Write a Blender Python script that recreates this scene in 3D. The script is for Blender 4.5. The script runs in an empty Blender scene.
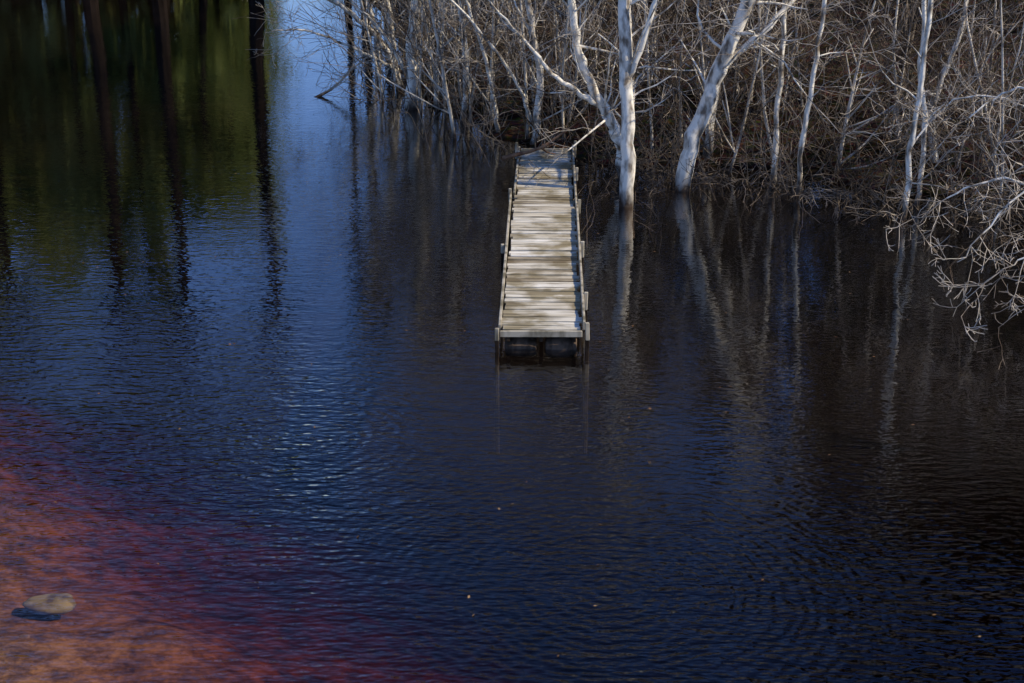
import bpy, math, random, bmesh
import numpy as np
from mathutils import Vector, noise
rng = np.random.default_rng(7)
random.seed(7)
scene = bpy.context.scene
R = math.radians

# ------------------------------------------------------------ helpers
def link(o, parent=None):
    scene.collection.objects.link(o)
    if parent: o.parent = parent
    return o

def mat_new(name):
    m = bpy.data.materials.new(name); m.use_nodes = True
    nt = m.node_tree; nt.nodes.clear()
    out = nt.nodes.new('ShaderNodeOutputMaterial')
    return m, nt, out

def N(nt, typ, **kw):
    n = nt.nodes.new(typ)
    for k, v in kw.items(): setattr(n, k, v)
    return n

def ramp(nt, stops):
    n = nt.nodes.new('ShaderNodeValToRGB')
    e = n.color_ramp.elements
    while len(e) < len(stops): e.new(0.5)
    for i, (p, c) in enumerate(stops):
        e[i].position = p; e[i].color = (c[0], c[1], c[2], 1)
    return n

class Tubes:
    def __init__(s): s.a=[];s.b=[];s.ta=[];s.tb=[];s.ra=[];s.rb=[]
    def poly(s, pts, rad):
        P = np.asarray(pts, float)
        T = np.empty_like(P); T[1:-1]=P[2:]-P[:-2]; T[0]=P[1]-P[0]; T[-1]=P[-1]-P[-2]
        T /= (np.sqrt((T*T).sum(1))[:,None]+1e-9)
        s.a.append(P[:-1]); s.b.append(P[1:]); s.ta.append(T[:-1]); s.tb.append(T[1:])
        r = np.asarray(rad, float); s.ra.append(r[:-1]); s.rb.append(r[1:])
    def arrays(s):
        return [np.concatenate(x) for x in (s.a,s.b,s.ta,s.tb,s.ra,s.rb)]

def tube_mesh(name, tubes, sides=(3,5,9), thr=(0.018,0.06), mats=None):
    a,b,ta,tb,ra,rb = tubes.arrays()
    V=[];F=[];MI=[];off=0
    m = np.maximum(ra,rb)
    sel = [m<thr[0], (m>=thr[0])&(m<thr[1]), m>=thr[1]]
    for k,mask in enumerate(sel):
        if not mask.any(): continue
        n = sides[k]
        def ring(p,t,r):
            ref = np.tile(np.array([0.31,0.95,0.05]),(len(p),1))
            u = np.cross(t,ref); u/= (np.linalg.norm(u,axis=1,keepdims=True)+1e-9)
            w = np.cross(t,u)
            an = np.arange(n)*2*np.pi/n
            return p[:,None,:]+r[:,None,None]*(u[:,None,:]*np.cos(an)[None,:,None]+w[:,None,:]*np.sin(an)[None,:,None])
        A = ring(a[mask],ta[mask],ra[mask]); B = ring(b[mask],tb[mask],rb[mask])
        c = len(A)
        vv = np.concatenate([A,B],axis=1).reshape(-1,3)
        base = off+np.arange(c)[:,None]*(2*n)
        i = np.arange(n)[None,:]; j=(i+1)%n
        f = np.stack([base+i, base+j, base+n+j, base+n+i],axis=-1).reshape(-1,4)
        V.append(vv);F.append(f);off+=len(vv); MI.append(np.full(len(f),0 if k>0 else 1,np.int32))
    V=np.concatenate(V);F=np.concatenate(F)
    me=mesh_np(name,V,F,True)
    if mats:
        for q in mats: me.materials.append(q)
        if len(mats)>1: me.polygons.foreach_set('material_index',np.concatenate(MI))
    return me

def mesh_np(name,V,F,smooth=False):
    me = bpy.data.meshes.new(name)
    k = F.shape[1]
    me.vertices.add(len(V)); me.vertices.foreach_set('co',V.astype(np.float32).ravel())
    me.loops.add(F.size); me.loops.foreach_set('vertex_index',F.astype(np.int32).ravel())
    me.polygons.add(len(F)); me.polygons.foreach_set('loop_start',(np.arange(len(F))*k).astype(np.int32))
    me.polygons.foreach_set('loop_total',np.full(len(F),k,np.int32))
    me.update(calc_edges=True)
    me.polygons.foreach_set('use_smooth',np.full(len(F),smooth))
    return me

def cross(a,b): return np.array([a[1]*b[2]-a[2]*b[1],a[2]*b[0]-a[0]*b[2],a[0]*b[1]-a[1]*b[0]])
def unit(v): return v/math.sqrt(v[0]*v[0]+v[1]*v[1]+v[2]*v[2]+1e-12)
def rot_about(v, ang, az):
    v = unit(v)
    ref = np.array([0,0,1.]) if abs(v[2])<0.9 else np.array([1.,0,0])
    u = unit(cross(v,ref)); w=cross(v,u)
    return v*math.cos(ang)+(u*math.cos(az)+w*math.sin(az))*math.sin(ang)

def grow(T, p, d, L, r, lvl, maxl, up=0.10, wob=0.16, kids=(7,6,5,4), spread=(35,65), rmin=0.004, tips=None, start=0.2):
    n = max(3,int(3+L*2.0)); n=min(n,13)
    pts=[np.array(p,float)]; d=unit(np.array(d,float))
    dirs=[d]; W=rng.normal(0,wob,(n,3)); W[:,2]+=up
    for i in range(n):
        d = unit(d + W[i])
        pts.append(pts[-1]+d*L/n); dirs.append(d)
    rad = [max(rmin, r*(1-0.85*(i/n))) for i in range(n+1)]
    T.poly(pts,rad)
    if lvl>=maxl: return
    k = kids[min(lvl,len(kids)-1)]
    k = max(2,int(k*rng.uniform(0.7,1.3)))
    for c in range(k):
        f = rng.uniform(start,1.0)
        i = min(n-1,int(f*n)); 
        q = pts[i]+(pts[i+1]-pts[i])*rng.random()
        dd = rot_about(dirs[i], R(rng.uniform(*spread)), rng.uniform(0,2*math.pi))
        grow(T,q,dd,L*rng.uniform(0.32,0.62)*(1.15-0.5*f),max(rmin,rad[i]*rng.uniform(0.35,0.6)),lvl+1,maxl,up,wob*1.15,kids,spread,rmin,tips,0.12)

def spline(ctrl, n):
    C=np.array(ctrl,float); t=np.linspace(0,len(C)-1,n); out=[]
    for x in t:
        i=min(int(x),len(C)-2); f=x-i
        p0=C[max(i-1,0)];p1=C[i];p2=C[i+1];p3=C[min(i+2,len(C)-1)]
        out.append(0.5*((2*p1)+(-p0+p2)*f+(2*p0-5*p1+4*p2-p3)*f*f+(-p0+3*p1-3*p2+p3)*f**3))
    return np.array(out)

# ------------------------------------------------------------ materials
def bark_mat(name, light, dark, patch=6.0, thr=0.5, stain=True, wide=0.08):
    m,nt,out = mat_new(name)
    b = N(nt,'ShaderNodeBsdfDiffuse')
    geo=N(nt,'ShaderNodeNewGeometry')
    mp = N(nt,'ShaderNodeMapping'); mp.inputs['Scale'].default_value=(1,1,0.45)
    nt.links.new(geo.outputs['Position'],mp.inputs['Vector'])
    n1 = N(nt,'ShaderNodeTexNoise'); n1.inputs['Scale'].default_value=patch; n1.inputs['Detail'].default_value=3
    nt.links.new(mp.outputs[0],n1.inputs['Vector'])
    rp = ramp(nt,[(thr-0.14,dark),(thr+wide,light)])
    nt.links.new(n1.outputs['Fac'],rp.inputs[0])
    col = rp.outputs[0]
    if stain:
        sx = N(nt,'ShaderNodeSeparateXYZ'); nt.links.new(geo.outputs['Position'],sx.inputs[0])
        ad = N(nt,'ShaderNodeMath',operation='MULTIPLY_ADD'); ad.inputs[1].default_value=0.5
        nt.links.new(n1.outputs['Fac'],ad.inputs[0]); nt.links.new(sx.outputs['Z'],ad.inputs[2])
        mr = N(nt,'ShaderNodeMapRange'); mr.inputs['From Min'].default_value=0.3; mr.inputs['From Max'].default_value=0.70
        nt.links.new(ad.outputs[0],mr.inputs['Value'])
        mx = N(nt,'ShaderNodeMix',data_type='RGBA'); mx.inputs['A'].default_value=(0.07,0.05,0.035,1)
        nt.links.new(mr.outputs[0],mx.inputs['Factor']); nt.links.new(col,mx.inputs['B']); col=mx.outputs['Result']
    nt.links.new(col,b.inputs['Color'])
    nt.links.new(b.outputs[0],out.inputs[0])
    return m
M_bark = bark_mat('pale_bark',(0.82,0.73,0.58),(0.17,0.13,0.09),6,0.485,True,0.06)
M_btwig= bark_mat('pale_twigs',(0.56,0.465,0.35),(0.15,0.11,0.075),1.6,0.48,False)
M_bark2= bark_mat('grey_bark',(0.17,0.135,0.10),(0.055,0.042,0.032),5,0.5)
M_twig = bark_mat('brush_stems',(0.36,0.275,0.19),(0.05,0.036,0.025),1.1,0.54,False,0.12)
M_dark = bark_mat('dark_bark',(0.028,0.02,0.016),(0.012,0.009,0.007),4,0.5,False)

def leaf_mat(name,c1,c2,c3,sc=0.6,tl=0.25,st=(0.35,0.5,0.66)):
    m,nt,out=mat_new(name)
    geo=N(nt,'ShaderNodeNewGeometry')
    n=N(nt,'ShaderNodeTexNoise'); n.inputs['Scale'].default_value=sc; n.inputs['Detail'].default_value=3
    nt.links.new(geo.outputs['Position'],n.inputs['Vector'])
    rp=ramp(nt,[(st[0],c1),(st[1],c2),(st[2],c3)]); nt.links.new(n.outputs['Fac'],rp.inputs[0])
    d=N(nt,'ShaderNodeBsdfDiffuse'); t=N(nt,'ShaderNodeBsdfTranslucent'); mx=N(nt,'ShaderNodeMixShader'); mx.inputs[0].default_value=tl
    nt.links.new(rp.outputs[0],d.inputs[0]); nt.links.new(rp.outputs[0],t.inputs[0])
    nt.links.new(d.outputs[0],mx.inputs[1]); nt.links.new(t.outputs[0],mx.inputs[2]); nt.links.new(mx.outputs[0],out.inputs[0])
    return m
M_pine=leaf_mat('pine_needles',(0.008,0.014,0.006),(0.022,0.032,0.010),(0.05,0.06,0.018))
M_under=leaf_mat('evergreen_leaves',(0.05,0.07,0.02),(0.16,0.19,0.05),(0.30,0.31,0.10),0.35,0.4,(0.34,0.47,0.62))
M_dead=leaf_mat('dead_leaves',(0.12,0.06,0.03),(0.24,0.13,0.06),(0.34,0.22,0.12))

# ------------------------------------------------------------ terrain
WATER=np.array([(-400,64),(-60,62),(-24,61.5),(-12.2,62.5),(-11.2,80),(-15,140),(-30,420),(-10,420),(-7.5,140),(-6.8,80),
 (-7.2,61.3),(-6.2,58),(-4.2,50),(-3.3,41),(-2.5,36.5),(-1.1,33),(0.2,30.6),(1.2,29.3),(2.6,28.4),(4.2,28.3),(5.6,27.6),(7,26.6),(8.6,25.6),(10.5,25),(14,24),(24,21),(60,16),(400,10),
 (400,-20),(60,-9),(12,-5),(0,-3),(-6,1.5),(-9,4.5),(-14,8),(-30,10),(-400,14)],float)
def inside(x,y):
    c=np.zeros(x.shape,bool); P=WATER; j=len(P)-1
    for i in range(len(P)):
        xi,yi=P[i];xj,yj=P[j]
        if yi!=yj:
            cond=((yi>y)!=(yj>y))&(x<(xj-xi)*(y-yi)/(yj-yi)+xi); c^=cond
        j=i
    return c
def sdist(x,y):
    d=np.full(x.shape,1e9)
    for i in range(len(WATER)):
        a=WATER[i-1];b=WATER[i];ab=b-a;L=ab@ab
        t=np.clip(((x-a[0])*ab[0]+(y-a[1])*ab[1])/L,0,1)
        d=np.minimum(d,np.hypot(x-a[0]-t*ab[0],y-a[1]-t*ab[1]))
    return np.where(inside(x,y),-d,d)
def wn(x,y,s,o=0):
    return (np.sin(x*s*1.3+y*s*0.7+1.3+o)+np.sin(x*s*-0.6+y*s*1.55+4.1+o)+np.sin(x*s*2.3-y*s*1.9+o*2)*0.5)/2.5
def height(x,y):
    d=sdist(x,y)+0.35*wn(x,y,1.1)+0.12*wn(x,y,4.0,2)
    land=0.35*(1-np.exp(-np.maximum(d,0)/1.0))+0.16*np.maximum(d-1,0)
    cap=np.where(x>-5,9.0,3.0)
    land=cap*(1-np.exp(-land/cap))+0.08*wn(x,y,2.2,1)*np.clip(d,0,1)
    dep=-2.8*(1-np.exp(np.minimum(d,0)/2.2))
    s=0.76*(x+5.8)+0.65*(y-14.6)+0.40*wn(x,y,0.9,3)+0.15*wn(x,y,2.3,1)+1.15
    shoal=-(0.13+0.16*np.log1p(np.exp((s+0.5)*1.3)))-0.03*wn(x,y,3.1,5)-0.015*wn(x,y,9,1)
    shoal=np.where(s>0.9,shoal-(s-0.9)*0.25,shoal)
    dep=np.where((d<0)&(x<6)&(y<22),np.maximum(dep,shoal),dep)
    return np.where(d>0,land,dep)
def axis(lo,hi,flo,fhi,fine):
    a=list(np.arange(flo,fhi,fine)); s=fine;p=flo
    L=[]
    while p>lo: s*=1.22;p-=s;L.append(p)
    s=fine;p=a[-1];H=[]
    while p<hi: s*=1.22;p+=s;H.append(p)
    return np.array(L[::-1]+a+H)
xs=axis(-900,900,-9,15,0.16); ys=axis(-500,1500,5,42,0.18)
X,Y=np.meshgrid(xs,ys); Z=height(X,Y)
V=np.stack([X,Y,Z],-1).reshape(-1,3); nx=len(xs);ny=len(ys)
i,j=np.meshgrid(np.arange(nx-1),np.arange(ny-1)); b0=(j*nx+i).ravel()
F=np.stack([b0,b0+1,b0+nx+1,b0+nx],-1)
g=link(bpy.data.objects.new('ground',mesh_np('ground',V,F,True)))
m,nt,out=mat_new('ground_and_lake_bed')
b=N(nt,'ShaderNodeBsdfDiffuse')
geo=N(nt,'ShaderNodeNewGeometry'); sx=N(nt,'ShaderNodeSeparateXYZ'); nt.links.new(geo.outputs['Position'],sx.inputs[0])
v1=N(nt,'ShaderNodeTexVoronoi'); v1.inputs['Scale'].default_value=9; nt.links.new(geo.outputs['Position'],v1.inputs['Vector'])
n1=N(nt,'ShaderNodeTexNoise'); n1.inputs['Scale'].default_value=1.2; n1.inputs['Detail'].default_value=5; nt.links.new(geo.outputs['Position'],n1.inputs['Vector'])
r1=ramp(nt,[(0.3,(0.012,0.009,0.006)),(0.5,(0.04,0.026,0.016)),(0.7,(0.10,0.06,0.035))]); nt.links.new(n1.outputs['Fac'],r1.inputs[0])
mxl=N(nt,'ShaderNodeMix',data_type='RGBA',blend_type='MULTIPLY'); mxl.inputs['Factor'].default_value=0.6
nt.links.new(r1.outputs[0],mxl.inputs['A']); nt.links.new(v1.outputs['Color'],mxl.inputs['B'])
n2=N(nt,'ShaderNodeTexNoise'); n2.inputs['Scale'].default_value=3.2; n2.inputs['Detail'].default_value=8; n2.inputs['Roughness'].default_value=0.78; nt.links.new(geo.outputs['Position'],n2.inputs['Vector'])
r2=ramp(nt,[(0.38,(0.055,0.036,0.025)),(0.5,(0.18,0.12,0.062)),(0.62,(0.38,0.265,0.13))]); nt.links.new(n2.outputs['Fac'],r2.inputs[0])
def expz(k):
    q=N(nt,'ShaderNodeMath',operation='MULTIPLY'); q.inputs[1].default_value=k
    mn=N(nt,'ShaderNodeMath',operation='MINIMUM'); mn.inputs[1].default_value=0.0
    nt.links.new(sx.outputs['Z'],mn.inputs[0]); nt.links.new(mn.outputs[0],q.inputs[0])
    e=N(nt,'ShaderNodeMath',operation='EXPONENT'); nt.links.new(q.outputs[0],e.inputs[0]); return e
cb=N(nt,'ShaderNodeCombineXYZ')  # light absorbed by the tannin water, painted into the bed colour by depth
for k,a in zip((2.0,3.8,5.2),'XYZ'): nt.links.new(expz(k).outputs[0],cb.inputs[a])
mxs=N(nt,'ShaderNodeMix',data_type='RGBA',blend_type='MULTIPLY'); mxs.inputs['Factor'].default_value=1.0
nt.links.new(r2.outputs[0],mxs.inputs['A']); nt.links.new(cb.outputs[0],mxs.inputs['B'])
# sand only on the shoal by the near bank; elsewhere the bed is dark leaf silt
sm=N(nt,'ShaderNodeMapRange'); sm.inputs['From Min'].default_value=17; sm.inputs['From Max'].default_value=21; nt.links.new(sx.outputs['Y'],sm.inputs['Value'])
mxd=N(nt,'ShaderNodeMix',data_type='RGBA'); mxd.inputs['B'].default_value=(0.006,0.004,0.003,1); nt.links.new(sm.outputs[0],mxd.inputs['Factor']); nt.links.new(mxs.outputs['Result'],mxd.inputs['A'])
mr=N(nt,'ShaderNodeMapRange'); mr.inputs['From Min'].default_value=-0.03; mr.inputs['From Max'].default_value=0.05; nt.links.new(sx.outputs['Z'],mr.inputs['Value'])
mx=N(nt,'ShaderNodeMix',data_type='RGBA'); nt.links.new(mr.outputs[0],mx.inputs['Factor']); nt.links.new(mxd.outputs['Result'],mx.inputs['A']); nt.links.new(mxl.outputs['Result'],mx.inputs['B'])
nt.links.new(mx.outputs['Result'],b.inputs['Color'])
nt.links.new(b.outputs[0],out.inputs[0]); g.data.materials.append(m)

# ------------------------------------------------------------ water
me=mesh_np('water',np.array([(-900,-500,0),(900,-500,0),(900,1500,0),(-900,1500,0)],float),np.array([[0,1,2,3]]))
w=link(bpy.data.objects.new('water',me))
m,nt,out=mat_new('tannin_water')
geo=N(nt,'ShaderNodeNewGeometry')
def noi(scale,stretch=(1,1,1),det=2,rot=0):
    mp=N(nt,'ShaderNodeMapping'); mp.inputs['Scale'].default_value=stretch; mp.inputs['Rotation'].default_value=(0,0,R(rot)); nt.links.new(geo.outputs['Position'],mp.inputs['Vector'])
    n=N(nt,'ShaderNodeTexNoise'); n.inputs['Scale'].default_value=scale; n.inputs['Detail'].default_value=det
    nt.links.new(mp.outputs[0],n.inputs['Vector']); return n
def M(op,p,q=None,r=None):
    s=N(nt,'ShaderNodeMath',operation=op)
    for k_,v_ in enumerate((p,q,r)):
        if v_ is None: continue
        if isinstance(v_,(int,float)): s.inputs[k_].default_value=v_
        else: nt.links.new(v_,s.inputs[k_])
    return s.outputs[0]
calm=noi(0.16,(1,1,1),2,20)
cr=N(nt,'ShaderNodeMapRange'); cr.inputs['From Min'].default_value=0.36; cr.inputs['From Max'].default_value=0.64; cr.inputs['To Min'].default_value=0.55; cr.inputs['To Max'].default_value=1.3
nt.links.new(calm.outputs['Fac'],cr.inputs['Value'])
sx=N(nt,'ShaderNodeSeparateXYZ'); nt.links.new(geo.outputs['Position'],sx.inputs[0])
lee=N(nt,'ShaderNodeMapRange',interpolation_type='SMOOTHSTEP'); lee.inputs['From Min'].default_value=10.5; lee.inputs['From Max'].default_value=18.5; lee.inputs['To Min'].default_value=1.0; lee.inputs['To Max'].default_value=0.125
nt.links.new(M('MULTIPLY_ADD',sx.outputs['X'],0.50,sx.outputs['Y']),lee.inputs['Value'])
a1=noi(3.6,(0.38,1.35,1),2,-7); a2=noi(10.0,(0.6,1.3,1),1,14); a3=noi(0.9,(0.35,1.3,1),1,-6)
# faint overlapping arcs spreading from two disturbances
def rings(x,y,sc,dst,rad):
    mpw=N(nt,'ShaderNodeMapping'); mpw.inputs['Location'].default_value=(-x,-y,0); nt.links.new(geo.outputs['Position'],mpw.inputs['Vector'])
    wv=N(nt,'ShaderNodeTexWave',wave_type='RINGS',rings_direction='Z'); wv.inputs['Scale'].default_value=sc; wv.inputs['Distortion'].default_value=dst; wv.inputs['Detail'].default_value=1; wv.inputs['Detail Scale'].default_value=0.9
    nt.links.new(mpw.outputs[0],wv.inputs['Vector'])
    ln=N(nt,'ShaderNodeVectorMath',operation='LENGTH'); nt.links.new(mpw.outputs[0],ln.inputs[0])
    fa=N(nt,'ShaderNodeMapRange'); fa.inputs['From Min'].default_value=0.8; fa.inputs['From Max'].default_value=rad; fa.inputs['To Min'].default_value=1.0; fa.inputs['To Max'].default_value=0.0
    nt.links.new(ln.outputs['Value'],fa.inputs['Value']); return M('MULTIPLY',wv.outputs['Fac'],fa.outputs[0])
h_=M('MULTIPLY',a1.outputs['Fac'],0.026); h_=M('MULTIPLY_ADD',a2.outputs['Fac'],0.024,h_); h_=M('MULTIPLY_ADD',a3.outputs['Fac'],0.018,h_)
h_=M('MULTIPLY_ADD',rings(0.9,11.2,2.5,4.5,4.5),0.0048,h_); h_=M('MULTIPLY_ADD',rings(-2.4,14.6,2.1,5.0,4.0),0.0036,h_)
bp=N(nt,'ShaderNodeBump'); bp.inputs['Distance'].default_value=1.0; bp.inputs['Strength'].default_value=1.0
nt.links.new(M('MULTIPLY',h_,M('MULTIPLY',cr.outputs[0],lee.outputs[0])),bp.inputs['Height'])
# Schlick reflectance, the same from above and below
dt=N(nt,'ShaderNodeVectorMath',operation='DOT_PRODUCT'); nt.links.new(bp.outputs[0],dt.inputs[0]); nt.links.new(geo.outputs['Incoming'],dt.inputs[1])
c_=M('ABSOLUTE',dt.outputs['Value']); c_=M('SUBTRACT',1.0,c_)
F_=M('MULTIPLY_ADD',M('POWER',c_,3.9),0.97,0.021)
gl=N(nt,'ShaderNodeBsdfGlossy'); gl.inputs['Roughness'].default_value=0.0; nt.links.new(bp.outputs[0],gl.inputs['Normal'])
tr=N(nt,'ShaderNodeBsdfTransparent'); tr.inputs['Color'].default_value=(0.97,0.93,0.9,1)
ms=N(nt,'ShaderNodeMixShader'); nt.links.new(F_,ms.inputs[0]); nt.links.new(tr.outputs[0],ms.inputs[1]); nt.links.new(gl.outputs[0],ms.inputs[2])
nt.links.new(ms.outputs[0],out.inputs[0]); w.data.materials.append(m)

# ------------------------------------------------------------ dock
m,nt,out=mat_new('weathered_planks'); M_plank=m
b=N(nt,'ShaderNodeBsdfPrincipled'); b.inputs['Roughness'].default_value=0.8
tc=N(nt,'ShaderNodeTexCoord'); oi=N(nt,'ShaderNodeObjectInfo')
mp=N(nt,'ShaderNodeMapping'); mp.inputs['Scale'].default_value=(1.2,22,22); nt.links.new(tc.outputs['Object'],mp.inputs['Vector'])
cx=N(nt,'ShaderNodeCombineXYZ'); q=N(nt,'ShaderNodeMath',operation='MULTIPLY'); q.inputs[1].default_value=37; nt.links.new(oi.outputs['Random'],q.inputs[0]); nt.links.new(q.outputs[0],cx.inputs['X']); nt.links.new(cx.outputs[0],mp.inputs['Location'])
n1=N(nt,'ShaderNodeTexNoise'); n1.inputs['Scale'].default_value=1.6; n1.inputs['Detail'].default_value=8; nt.links.new(mp.outputs[0],n1.inputs['Vector'])
n3=N(nt,'ShaderNodeTexNoise'); n3.inputs['Scale'].default_value=1.9; n3.inputs['Detail'].default_value=6
g2=N(nt,'ShaderNodeNewGeometry'); nt.links.new(g2.outputs['Position'],n3.inputs['Vector'])
r1=ramp(nt,[(0.32,(0.24,0.20,0.14)),(0.48,(0.64,0.57,0.44)),(0.7,(0.86,0.79,0.66))]); nt.links.new(n1.outputs['Fac'],r1.inputs[0])
r3=ramp(nt,[(0.0,(0.42,0.36,0.27)),(0.25,(0.76,0.72,0.64)),(1.0,(1.0,1.0,1.0))]); nt.links.new(oi.outputs['Random'],r3.inputs[0])
r4=ramp(nt,[(0.40,(0.45,0.40,0.28)),(0.55,(1,1,1))]); nt.links.new(n3.outputs['Fac'],r4.inputs[0])
k1=N(nt,'ShaderNodeMix',data_type='RGBA',blend_type='MULTIPLY'); k1.inputs['Factor'].default_value=1; nt.links.new(r1.outputs[0],k1.inputs['A']); nt.links.new(r3.outputs[0],k1.inputs['B'])
k2=N(nt,'ShaderNodeMix',data_type='RGBA',blend_type='MULTIPLY'); k2.inputs['Factor'].default_value=1; nt.links.new(k1.outputs['Result'],k2.inputs['A']); nt.links.new(r4.outputs[0],k2.inputs['B'])
nt.links.new(k2.outputs['Result'],b.inputs['Base Color'])
bp=N(nt,'ShaderNodeBump'); bp.inputs['Distance'].default_value=0.01; nt.links.new(n1.outputs['Fac'],bp.inputs['Height']); nt.links.new(bp.outputs[0],b.inputs['Normal'])
nt.links.new(b.outputs[0],out.inputs[0])
M_beam=bark_mat('beam_wood',(0.42,0.36,0.26),(0.15,0.125,0.08),5,0.5,False)
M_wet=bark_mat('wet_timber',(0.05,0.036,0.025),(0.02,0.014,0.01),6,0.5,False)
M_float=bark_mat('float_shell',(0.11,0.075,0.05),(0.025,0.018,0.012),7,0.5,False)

dock=link(bpy.data.objects.new('wooden_dock',None))
D0=np.array([0.385,17.45]); D1=np.array([0.70,28.7]); ddir=(D1-D0)/np.linalg.norm(D1-D0); DL=np.linalg.norm(D1-D0)
yaw=-math.atan2(ddir[0],ddir[1])
dock.location=(D0[0],D0[1],0); dock.rotation_euler=(0,0,yaw)
def box(name,cx_,cy_,cz_,sx_,sy_,sz_,mat,rot=(0,0,0),bev=0.006):
    bm=bmesh.new(); bmesh.ops.create_cube(bm,size=1)
    bmesh.ops.scale(bm,vec=(sx_,sy_,sz_),verts=bm.verts)
    bmesh.ops.bevel(bm,geom=bm.edges[:],offset=bev,segments=1,affect='EDGES')
    me=bpy.data.meshes.new(name); bm.to_mesh(me); bm.free(); me.materials.append(mat)
    o=link(bpy.data.objects.new(name,me),dock); o.location=(cx_,cy_,cz_); o.rotation_euler=rot; return o
y=0.06; k=1; ztop=0.31
while y<DL:
    pw=0.132+random.uniform(-0.010,0.010)
    wd=1.06+random.uniform(-0.04,0.04)
    if y>6.9: wd-=0.03
    off=random.uniform(-0.02,0.02)
    sag=0.012*math.sin(y*1.3)
    box('plank_%d'%k,off,y+pw/2,ztop-0.018+sag+random.uniform(-0.008,0.008),wd,pw,0.036,M_plank,(random.uniform(-0.04,0.04),random.uniform(-0.01,0.01),random.uniform(-0.018,0.018)),0.004)
    y+=pw+random.uniform(0.014,0.046); k+=1
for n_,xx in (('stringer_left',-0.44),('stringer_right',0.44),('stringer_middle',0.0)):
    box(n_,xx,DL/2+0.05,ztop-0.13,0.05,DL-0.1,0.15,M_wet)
box('right_rail_near',0.570,3.2,ztop+0.03,0.035,6.2,0.12,M_beam)
box('right_rail_far',0.562,8.9,ztop+0.025,0.035,4.9,0.12,M_beam)
box('left_rail_near',-0.585,3.85,ztop-0.02,0.040,7.4,0.07,M_beam,(0,0,R(0.5)))
box('left_rail_far',-0.550,9.4,ztop-0.01,0.04,4.0,0.08,M_beam)
box('front_board',0,0.022,ztop-0.060,1.09,0.045,0.085,M_beam,(0,R(-0.5),0))
for n_,xx,yy,zt in (('post_front_left',-0.585,0.0,0.33),('post_front_right',0.612,0.05,0.40),('post_right_2',0.618,1.3,0.42),('post_right_3',0.620,3.9,0.42),('post_right_4',0.615,6.6,0.42),
        ('post_left_2',-0.65,4.1,0.31),('post_left_3',-0.63,7.45,0.40),('post_left_4',-0.60,11.0,0.5),('post_right_5',0.61,9.1,0.42),('post_right_6',0.605,11.1,0.52)):
    zb=-1.5
    box(n_,xx,yy,(zt+0.16)/2,0.055,0.055,zt-0.16,M_beam,(R(random.uniform(-2,2)),R(random.uniform(-2,2)),R(random.uniform(-9,9))))
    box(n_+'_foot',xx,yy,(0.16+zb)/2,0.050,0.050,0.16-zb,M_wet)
def drum(name,x,y,z,L,r):
    bm=bmesh.new(); prof=[(-0.5,0.0),(-0.5,0.80),(-0.47,0.92),(-0.3,1.0),(-0.26,1.05),(-0.22,1.0),(0,1.03),(0.22,1.0),(0.26,1.05),(0.3,1.0),(0.47,0.92),(0.5,0.80),(0.5,0.0)]
    n=20; rg=[]
    for (t,rr) in prof:
        rg.append([bm.verts.new((t*L,math.cos(a*2*math.pi/n)*rr*r,math.sin(a*2*math.pi/n)*rr*r)) for a in range(n)])
    for i in range(len(prof)-1):
        for a in range(n): bm.faces.new((rg[i][a],rg[i][(a+1)%n],rg[i+1][(a+1)%n],rg[i+1][a]))
    bmesh.ops.remove_doubles(bm,verts=bm.verts,dist=1e-5); bmesh.ops.recalc_face_normals(bm,faces=bm.faces)
    me=bpy.data.meshes.new(name); bm.to_mesh(me); bm.free(); me.materials.append(M_float)
    for p in me.polygons: p.use_smooth=True
    o=link(bpy.data.objects.new(name,me),dock); o.location=(x,y,z); o.rotation_euler=(0,0,R(random.uniform(-4,4)))
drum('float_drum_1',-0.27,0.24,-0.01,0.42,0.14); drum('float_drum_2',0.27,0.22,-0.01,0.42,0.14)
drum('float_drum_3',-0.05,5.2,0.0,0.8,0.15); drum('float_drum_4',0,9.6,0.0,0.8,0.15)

# ------------------------------------------------------------ hero trees
def hero(name, limbs, maxl=3, kids=(9,5,3), dens=2.2, sc=1.0):
    T=Tubes()
    for ctrl,r0,r1 in limbs:
        n=max(12,len(ctrl)*6); P=spline(ctrl,n); P[1:]+=rng.normal(0,0.018,(n-1,3))
        rad=np.linspace(r0,r1,n)*(1+0.05*rng.normal(0,1,n)); 
        if ctrl[0][2]<0.1: rad[:3]*=np.array([1.45,1.2,1.08])
        T.poly(P,rad)
        L=np.sum(np.linalg.norm(np.diff(P,axis=0),axis=1))
        for c in range(int(L*dens)):
            f=rng.uniform(0.12,1.0)**0.8; i=min(n-2,int(f*n)); t=P[i+1]-P[i]
            dd=rot_about(t,R(rng.uniform(35,75)),rng.uniform(0,6.28))
            grow(T,P[i],dd,sc*rng.uniform(0.8,2.9)*(0.6+0.6*(1-f)),max(0.009,rad[i]*rng.uniform(0.14,0.34)),1,maxl,0.05,0.19,kids,(25,70),0.005)
    me=tube_mesh(name,T,thr=(0.0125,0.06),mats=(M_bark,M_btwig))
    return link(bpy.data.objects.new(name,me))

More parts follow.
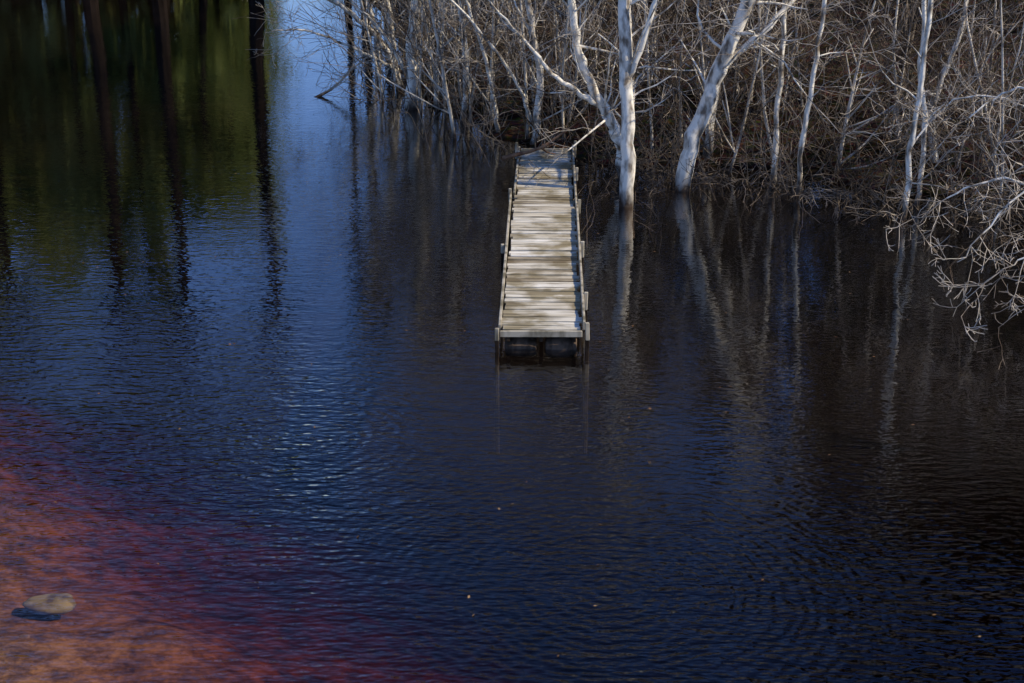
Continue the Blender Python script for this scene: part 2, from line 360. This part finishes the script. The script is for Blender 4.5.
hero('birch_tree',[([(2.1,25.2,-0.6),(2.12,25.2,1.2),(2.03,25.3,3),(2.0,25.4,5.2),(2.2,25.6,8),(2.5,25.8,10.5)],0.14,0.08),
                   ([(2.08,25.25,2.2),(2.5,25.1,3.6),(3.0,25.0,5.4),(3.3,25.0,7.5)],0.06,0.02)],dens=2.3)
hero('birch_tree',[([(3.2,26.4,-0.5),(3.42,26.4,0.8),(3.85,26.35,2.2),(4.35,26.3,3.6),(5.3,26.3,6),(6.5,26.2,8.3),(7.4,26.0,10)],0.17,0.09),
                   ([(3.9,26.35,2.3),(4.9,26.6,3.2),(5.9,26.9,4.4),(6.7,27,6)],0.075,0.012)],dens=2.3)
hero('sycamore_tree',[([(2.25,27.2,0.0),(2.05,27.1,0.9),(1.75,27.0,1.5),(1.35,26.9,2.3),(1.1,26.8,3.6),(0.9,26.7,5.6),(0.4,26.6,8.2)],0.13,0.04),
                      ([(2.2,27.2,0.1),(2.3,27.2,1.6),(2.2,27.3,3.2),(2.5,27.4,5.5),(2.7,27.3,8.5)],0.11,0.025),
                      ([(1.75,27.0,1.5),(0.9,26.6,2.1),(0.2,26.3,2.9),(-0.6,26.1,3.8)],0.06,0.01)],dens=2.6)
hero('birch_tree',[([(5.05,26.6,-0.5),(5.08,26.6,1.5),(5.1,26.7,3.6),(5.0,26.7,6),(5.2,26.8,8.5)],0.06,0.04)],dens=1.7)
hero('birch_tree',[([(5.45,26.0,-0.5),(5.5,26.0,1.5),(5.7,26.1,3.6),(5.8,26.2,7)],0.055,0.04)],dens=1.7)
hero('birch_tree',[([(6.95,24.2,-0.5),(7.0,24.2,1.4),(7.1,24.3,3.2),(7.15,24.3,6.5)],0.06,0.04)],dens=1.7)
hero('birch_tree',[([(7.5,25.2,-0.3),(7.5,25.2,1.4),(7.3,25.3,3.4),(7.6,25.3,7.5)],0.055,0.04)],dens=1.7)
hero('birch_tree',[([(-2.5,34.9,-0.5),(-2.5,34.9,1.3),(-2.3,35,3.2),(-2.5,35,5.6),(-2.2,35,9)],0.17,0.08),
                   ([(-2.48,34.9,0.6),(-3.1,34.7,1.8),(-3.9,34.4,2.7),(-5.0,34.2,3.3)],0.06,0.012)],dens=2.8)
hero('birch_tree',[([(0.5,30.6,0.0),(0.6,30.5,1.5),(0.3,30.4,3.4),(0.1,30.3,6),(-0.2,30.3,9)],0.09,0.04),([(0.5,30.6,0.3),(0.0,30.4,1.6),(-1.0,30.1,2.9),(-2.1,30,4.1)],0.05,0.012)],dens=3.0)
hero('birch_tree',[([(4.1,28.9,0.0),(4.2,28.9,1.5),(4.8,28.8,3.6),(5.0,28.8,7),(5.6,29,10)],0.10,0.03)],dens=2.4)
hero('birch_tree',[([(8.5,27.5,0.0),(8.3,27.4,1.6),(8.7,27.4,3.4),(8.6,27.4,7.5)],0.09,0.03)],dens=2.4)
hero('birch_tree',[([(-3.0,37.6,0.0),(-3.4,37.5,1.2),(-4.4,37.2,2.2),(-5.8,36.9,3.0),(-7.2,36.6,3.6)],0.10,0.015),([(-3.2,37.5,0.6),(-4.4,37.0,1.3),(-5.4,36.7,1.7),(-6.3,36.3,1.7)],0.05,0.010),
                   ([(-3.1,37.6,0.5),(-3.3,37.6,2.4),(-3.9,37.5,4.6),(-4.4,37.5,8)],0.08,0.03)],dens=3.0)
hero('birch_tree',[([(-4.0,43.0,-0.3),(-4.3,43,1.6),(-5.0,42.8,3.4),(-6.0,42.6,6.0)],0.11,0.02)],dens=2.2)
hero('birch_tree',[([(-1.2,33.2,-0.3),(-1.1,33.2,1.6),(-1.4,33,3.8),(-1.7,33,8)],0.075,0.045)],dens=3)
hero('birch_tree',[([(-1.9,34.6,-0.3),(-1.8,34.6,1.6),(-1.6,34.5,3.8),(-1.3,34.5,8)],0.065,0.04)],dens=2.4)
hero('birch_tree',[([(-0.3,31.6,-0.2),(-0.5,31.5,1.4),(-1.0,31.2,3.0),(-1.8,31,5)],0.055,0.02)],dens=3.4)
hero('drooping_tree',[([(9.0,19.4,-0.4),(8.6,19.3,1.0),(7.9,19.0,1.9),(7.0,18.8,1.8),(6.2,18.6,0.9)],0.04,0.008),
                      ([(9.0,19.4,-0.2),(8.4,19.9,0.9),(7.6,20.3,1.6),(6.8,20.5,1.5),(6.1,20.6,0.9)],0.035,0.008),
                      ([(9.0,19.4,0.2),(8.8,19.7,2),(8.0,20.0,2.9),(7.2,20.2,3.0),(6.5,20.2,2.5)],0.035,0.010),
                      ([(9.0,19.4,-0.3),(8.4,18.8,0.7),(7.5,18.3,1.1),(6.7,18.2,0.95),(6.2,18.0,0.45)],0.028,0.006),
                      ([(9.0,19.4,-0.2),(8.7,20.2,1.3),(8.1,21.4,2.4),(7.2,22,2.6),(6.6,22.3,2.2)],0.035,0.008)],dens=4.2,kids=(7,4,3),maxl=3,sc=0.62)

M_sap = bark_mat('sapling_bark',(0.68,0.585,0.45),(0.16,0.125,0.09),4,0.47)
T=Tubes()
sap=0
while sap<78:
    if sap<48: x=rng.uniform(-4.5,13); y=rng.uniform(23,38)
    else: x=rng.uniform(-4.4,2.2); y=rng.uniform(28.5,43)
    d=sdist(np.array([x]),np.array([y]))[0]
    if not(-1.0<d<4.5): continue
    if -0.6<x<1.5 and y<29.5: continue
    sap+=1
    h=rng.uniform(4.5,8.5); ln=rng.normal(0,0.10,2)
    grow(T,(x,y,-0.3),(ln[0],ln[1],1),h,rng.uniform(0.025,0.055),0,2,0.04,0.045,(14,5,4),(30,70),0.006,None,0.08)
me=tube_mesh('birch_saplings',T,thr=(0.0125,0.06),mats=(M_sap,M_twig)); link(bpy.data.objects.new('birch_saplings',me))

var=[]
for v in range(4):
    T=Tubes(); h=rng.uniform(10,13)
    grow(T,(0,0,-0.4),(rng.normal(0,.05),rng.normal(0,.05),1),h,rng.uniform(0.12,0.17),0,2,0.05,0.06,(30,8,5),(25,60),0.012,None,0.12)
    me=tube_mesh('bare_tree',T,sides=(3,4,8),mats=([M_sap,M_bark2,M_bark2][v%3],)); var.append(me)
def hz(x,y): return float(height(np.array([x]),np.array([y]))[0])
cnt=0
while cnt<28:
    x=rng.uniform(-6,22); y=rng.uniform(31,60)
    if sdist(np.array([x]),np.array([y]))[0]<0.8: continue
    if x>9 and y<35: continue
    o=link(bpy.data.objects.new('bare_tree',var[rng.integers(4)])); s=rng.uniform(0.75,1.1)
    o.location=(x,y,hz(x,y)-0.1); o.rotation_euler=(0,0,rng.uniform(0,6.28)); o.scale=(s,s,s*rng.uniform(0.9,1.1)); cnt+=1

# ------------------------------------------------------------ thicket of brush along the shore
T=Tubes(); cnt=0
CX=rng.uniform(-6,14,12000); CY=rng.uniform(22,44,12000); CD=sdist(CX,CY); CZ=height(CX,CY); CR=rng.random(12000)
for x,y,d_,z,rr in zip(CX,CY,CD,CZ,CR):
    if not(-1.2<d_<8): continue
    if rr>math.exp(-max(0,y-31)/8)*(0.7 if d_<2.5 else 0.30): continue
    if -0.4<x<1.4 and y<29.4: continue
    z=max(z,-0.4); h=rng.uniform(0.9,3.4)
    grow(T,(x,y,z),(rng.normal(-0.05,.33),rng.normal(-.15,.33),1.0),h,rng.uniform(0.008,0.02),1,2,-0.02,0.17,(5,7,3),(20,75),0.005)
    cnt+=1
    if cnt>=760: break
for c in range(150):
    x=rng.uniform(1.8,13); yy=np.interp(x,[1.2,4.2,7,10.5,14],[28.6,27.6,25.8,24.4,23.4])-rng.uniform(-0.3,1.3)
    grow(T,(x,yy,-0.1),(rng.normal(-.3,.7),rng.normal(-.6,.5),0.9),rng.uniform(0.8,2.2),0.012,1,3,-0.10,0.2,(5,5,3),(20,75),0.005)
me=tube_mesh('brush_thicket',T,sides=(3,4,6),mats=(M_twig,))
link(bpy.data.objects.new('brush_thicket',me))

# ------------------------------------------------------------ leaf cards helper
def leaves(centers, size, spread, per, flat=1.0):
    C=np.repeat(np.asarray(centers),per,axis=0); n=len(C)
    C=C+rng.normal(0,1,(n,3))*np.array([spread,spread,spread*flat])
    u=rng.normal(0,1,(n,3)); u/=np.linalg.norm(u,axis=1,keepdims=True)
    v=np.cross(u,rng.normal(0,1,(n,3))); v/=np.linalg.norm(v,axis=1,keepdims=True)
    s=(size*rng.uniform(0.5,1.3,n))[:,None]
    V=np.stack([C-u*s,C+v*s*0.5,C+u*s,C-v*s*0.5],1).reshape(-1,3)
    return V,np.arange(4*n).reshape(-1,4)
def pine(name,h,crown,nb,dens,size,mat_leaf,r=0.3,low=0.4):
    T=Tubes(); P=[np.array([0,0,-0.5])]
    for i in range(10): P.append(P[-1]+np.array([rng.normal(0,.07),rng.normal(0,.07),(h+0.5)/10]))
    T.poly(P,np.linspace(r,r*0.5,11)); cen=[]
    for b_ in range(nb):
        f=rng.uniform(low,1.0); z=f*h; i=min(9,int(f*10)); base=P[i]+(P[i+1]-P[i])*rng.random()
        az=rng.uniform(0,6.28); L=crown*(1.1-0.75*(f-low)/(1-low))*rng.uniform(0.45,1.15)
        end=base+np.array([math.cos(az)*L,math.sin(az)*L,rng.uniform(-.05,.3)*L])
        T.poly([base,(base+end)/2+np.array([0,0,0.1*L]),end],[0.05,0.035,0.01])
        for t in np.linspace(0.35,1,5): cen.append(base+(end-base)*t)
    a=tube_mesh(name,T,sides=(3,4,9)); va=np.empty(len(a.vertices)*3); a.vertices.foreach_get('co',va); va=va.reshape(-1,3)
    fa=np.array([list(p.vertices) for p in a.polygons])
    vl,fl=leaves(cen,size,crown*0.13,dens,0.6)
    me=mesh_np(name,np.concatenate([va,vl]),np.concatenate([fa,fl+len(va)]))
    me.materials.append(M_dark); me.materials.append(mat_leaf)
    me.polygons.foreach_set('material_index',np.concatenate([np.zeros(len(fa)),np.ones(len(fl))]).astype(np.int32))
    bpy.data.meshes.remove(a)
    return me
pv=[pine('pine_tree',h,1.7,30,8,0.26,M_pine,0.36,0.88) for h in (17.5,18.5)]
for k_,(x,y,s) in enumerate([(-18.7,63.5,0.98),(-15.6,63.2,0.95),(-11.3,63.4,1.02),(-24.5,65,1.0),(-8.8,130,1.3)]):
    o=link(bpy.data.objects.new('pine_tree',pv[k_%2])); o.location=(x,y,max(hz(x,y),-0.2)); o.scale=(s,s,s); o.rotation_euler=(0,0,k_*1.3)
for k_,(x,y,s,h) in enumerate([(-7.15,62.3,0.50,0.72),(-6.3,61.4,0.62,0.84),(-5.5,62.6,0.45,0.66),(-6.75,66,0.5,0.9)]):
    o=link(bpy.data.objects.new('pine_tree',pv[k_%2])); o.location=(x,y,max(hz(x,y),-0.2)); o.scale=(s,s,h); o.rotation_euler=(0,0,k_*2.3)
pw_=[pine('pine_tree',h,3.8,100,8,0.40,M_pine,0.28,0.12) for h in (18,21)]
for k_,(x,y,s) in enumerate([(15.5,46,1.1),(19.5,47,1.15),(24,46,1.1),(28,50,1.2),(17.5,52,1.2),(22,54,1.2),(33,52,1.2),(12.5,49,0.9),(8.5,50,0.75),(4.5,52,0.7),(0.5,55,0.7)]):
    o=link(bpy.data.objects.new('pine_tree',pw_[k_%2])); o.location=(x,y,hz(x,y)); o.scale=(s,s,s); o.rotation_euler=(0,0,k_*1.7)
cen=[];Tf=Tubes()
cnt=0
while cnt<110:
    if cnt<85: x=rng.uniform(-52,-13.8); y=rng.uniform(65,86); hh=rng.uniform(10,19) if x<-20 else rng.uniform(8,15)
    else: x=rng.uniform(-70,40); y=rng.uniform(170,230) ; hh=rng.uniform(9,15)
    if sdist(np.array([x]),np.array([y]))[0]<0.6: continue
    z0=hz(x,y); Tf.poly([(x,y,z0-.3),(x+rng.normal(0,.3),y,z0+hh*.5),(x,y,z0+hh*.95)],[0.2,0.14,0.04])
    for q_ in range(int(hh*4)):
        f=rng.random(); rr=2.6*math.sin(math.pi*min(1,f*0.8+0.15))**0.7*rng.random()**0.5; az=rng.uniform(0,6.28)
        cen.append((x+math.cos(az)*rr,y+math.sin(az)*rr,z0+0.6+f*hh))
    cnt+=1
vl,fl=leaves(cen,0.5,0.5,10)
me=mesh_np('evergreen_forest',vl,fl); me.materials.append(M_under); ff=link(bpy.data.objects.new('evergreen_forest',me))
me=tube_mesh('forest_trunks',Tf); me.materials.append(M_dark); link(bpy.data.objects.new('forest_trunks',me),ff)

# ------------------------------------------------------------ rocks
def rock(name,loc,sc,seed,mat):
    bm=bmesh.new(); bmesh.ops.create_icosphere(bm,subdivisions=4,radius=1)
    for v in bm.verts:
        n=noise.noise(v.co*1.3+Vector((seed,0,0)))*0.35+noise.noise(v.co*4+Vector((0,seed,0)))*0.07
        v.co*=1+n
        if v.co.z>0.45: v.co.z=0.45+(v.co.z-0.45)*0.3
        v.co=Vector((v.co.x*sc[0],v.co.y*sc[1],v.co.z*sc[2]))
    me=bpy.data.meshes.new(name); bm.to_mesh(me); bm.free(); me.materials.append(mat)
    for p in me.polygons: p.use_smooth=True
    o=link(bpy.data.objects.new(name,me)); o.location=loc; o.rotation_euler=(0,0,seed); return o
M_rock=bark_mat('rock',(0.19,0.135,0.062),(0.07,0.045,0.027),8,0.5,False)
M_rock2=bark_mat('submerged_rock',(0.16,0.085,0.05),(0.07,0.035,0.02),6,0.5,False)
rock('rock',(-4.26,11.35,-0.215),(0.25,0.12,0.08),0.15,M_rock)
for k_ in range(36):
    x=rng.uniform(-5.6,-2.2); y=rng.uniform(8.8,12.6)
    if 0.76*(x+5.8)+0.65*(y-14.6)>-1.2: continue
    s=rng.uniform(0.03,0.10); rock('submerged_rock',(x,y,hz(x,y)),(s*1.3,s,s*0.35),k_*0.7,M_rock2)

# ------------------------------------------------------------ floating leaves / litter
n=150; C=np.stack([rng.uniform(-7,9,n),rng.uniform(10,28,n),np.full(n,0.006)],1); an=rng.uniform(0,6.28,n); s=rng.uniform(0.010,0.028,n)
u=np.stack([np.cos(an)*s,np.sin(an)*s,rng.normal(0,.003,n)],1); v=np.stack([-np.sin(an)*s*.5,np.cos(an)*s*.5,np.abs(rng.normal(0,.004,n))],1)
me=mesh_np('floating_leaves',np.stack([C-u,C+v,C+u,C-v],1).reshape(-1,3),np.arange(4*n).reshape(-1,4)); me.materials.append(M_dead)
link(bpy.data.objects.new('floating_leaves',me))
M_rusty=bark_mat('rusty_branch',(0.34,0.18,0.09),(0.14,0.07,0.04),5,0.5,False)
T=Tubes(); grow(T,(-0.2,27.6,0.35),(1,0.35,0.12),2.1,0.05,1,3,0.0,0.14,(6,5,3),(20,60),0.006)
me=tube_mesh('fallen_branch',T); me.materials.append(M_rusty); link(bpy.data.objects.new('fallen_branch',me))
T=Tubes(); grow(T,(-5.3,36.5,-0.1),(1.0,0.3,0.35),2.6,0.05,1,3,0.05,0.12,(6,5,3),(20,60),0.006)
me=tube_mesh('fallen_branch',T); me.materials.append(M_sap); link(bpy.data.objects.new('fallen_branch',me))

# ------------------------------------------------------------ light & sky
sv=Vector((0.78,-0.20,0.66)).normalized()
el=math.asin(sv.z); rot=math.atan2(sv.x,sv.y)
wd=bpy.data.worlds.new('World'); scene.world=wd; wd.use_nodes=True; nt=wd.node_tree
bg=nt.nodes['Background']; sk=nt.nodes.new('ShaderNodeTexSky'); sk.sky_type='NISHITA'; sk.sun_disc=False
sk.sun_elevation=el; sk.sun_rotation=rot; sk.air_density=1.0; sk.dust_density=0.0; sk.ozone_density=5.0
tint=nt.nodes.new('ShaderNodeMix'); tint.data_type='RGBA'; tint.blend_type='MULTIPLY'; tint.inputs['Factor'].default_value=1.0; tint.inputs['B'].default_value=(0.95,1.05,1.45,1)
nt.links.new(sk.outputs[0],tint.inputs['A']); nt.links.new(tint.outputs['Result'],bg.inputs[0]); bg.inputs[1].default_value=0.15
L=bpy.data.lights.new('sun','SUN'); L.energy=5.0; L.angle=R(0.53); L.color=(1,0.92,0.75)
so=link(bpy.data.objects.new('sun',L)); so.rotation_euler=sv.to_track_quat('Z','Y').to_euler(); so.location=(30,-20,40)
cam=bpy.data.cameras.new('camera'); cam.lens=49.2; cam.sensor_width=36; cam.clip_end=4000
co=link(bpy.data.objects.new('camera',cam)); co.location=(0,0,6.5); co.rotation_euler=(R(70),0,0); scene.camera=co
scene.view_settings.view_transform='Standard'; scene.view_settings.look='None'; scene.view_settings.exposure=0
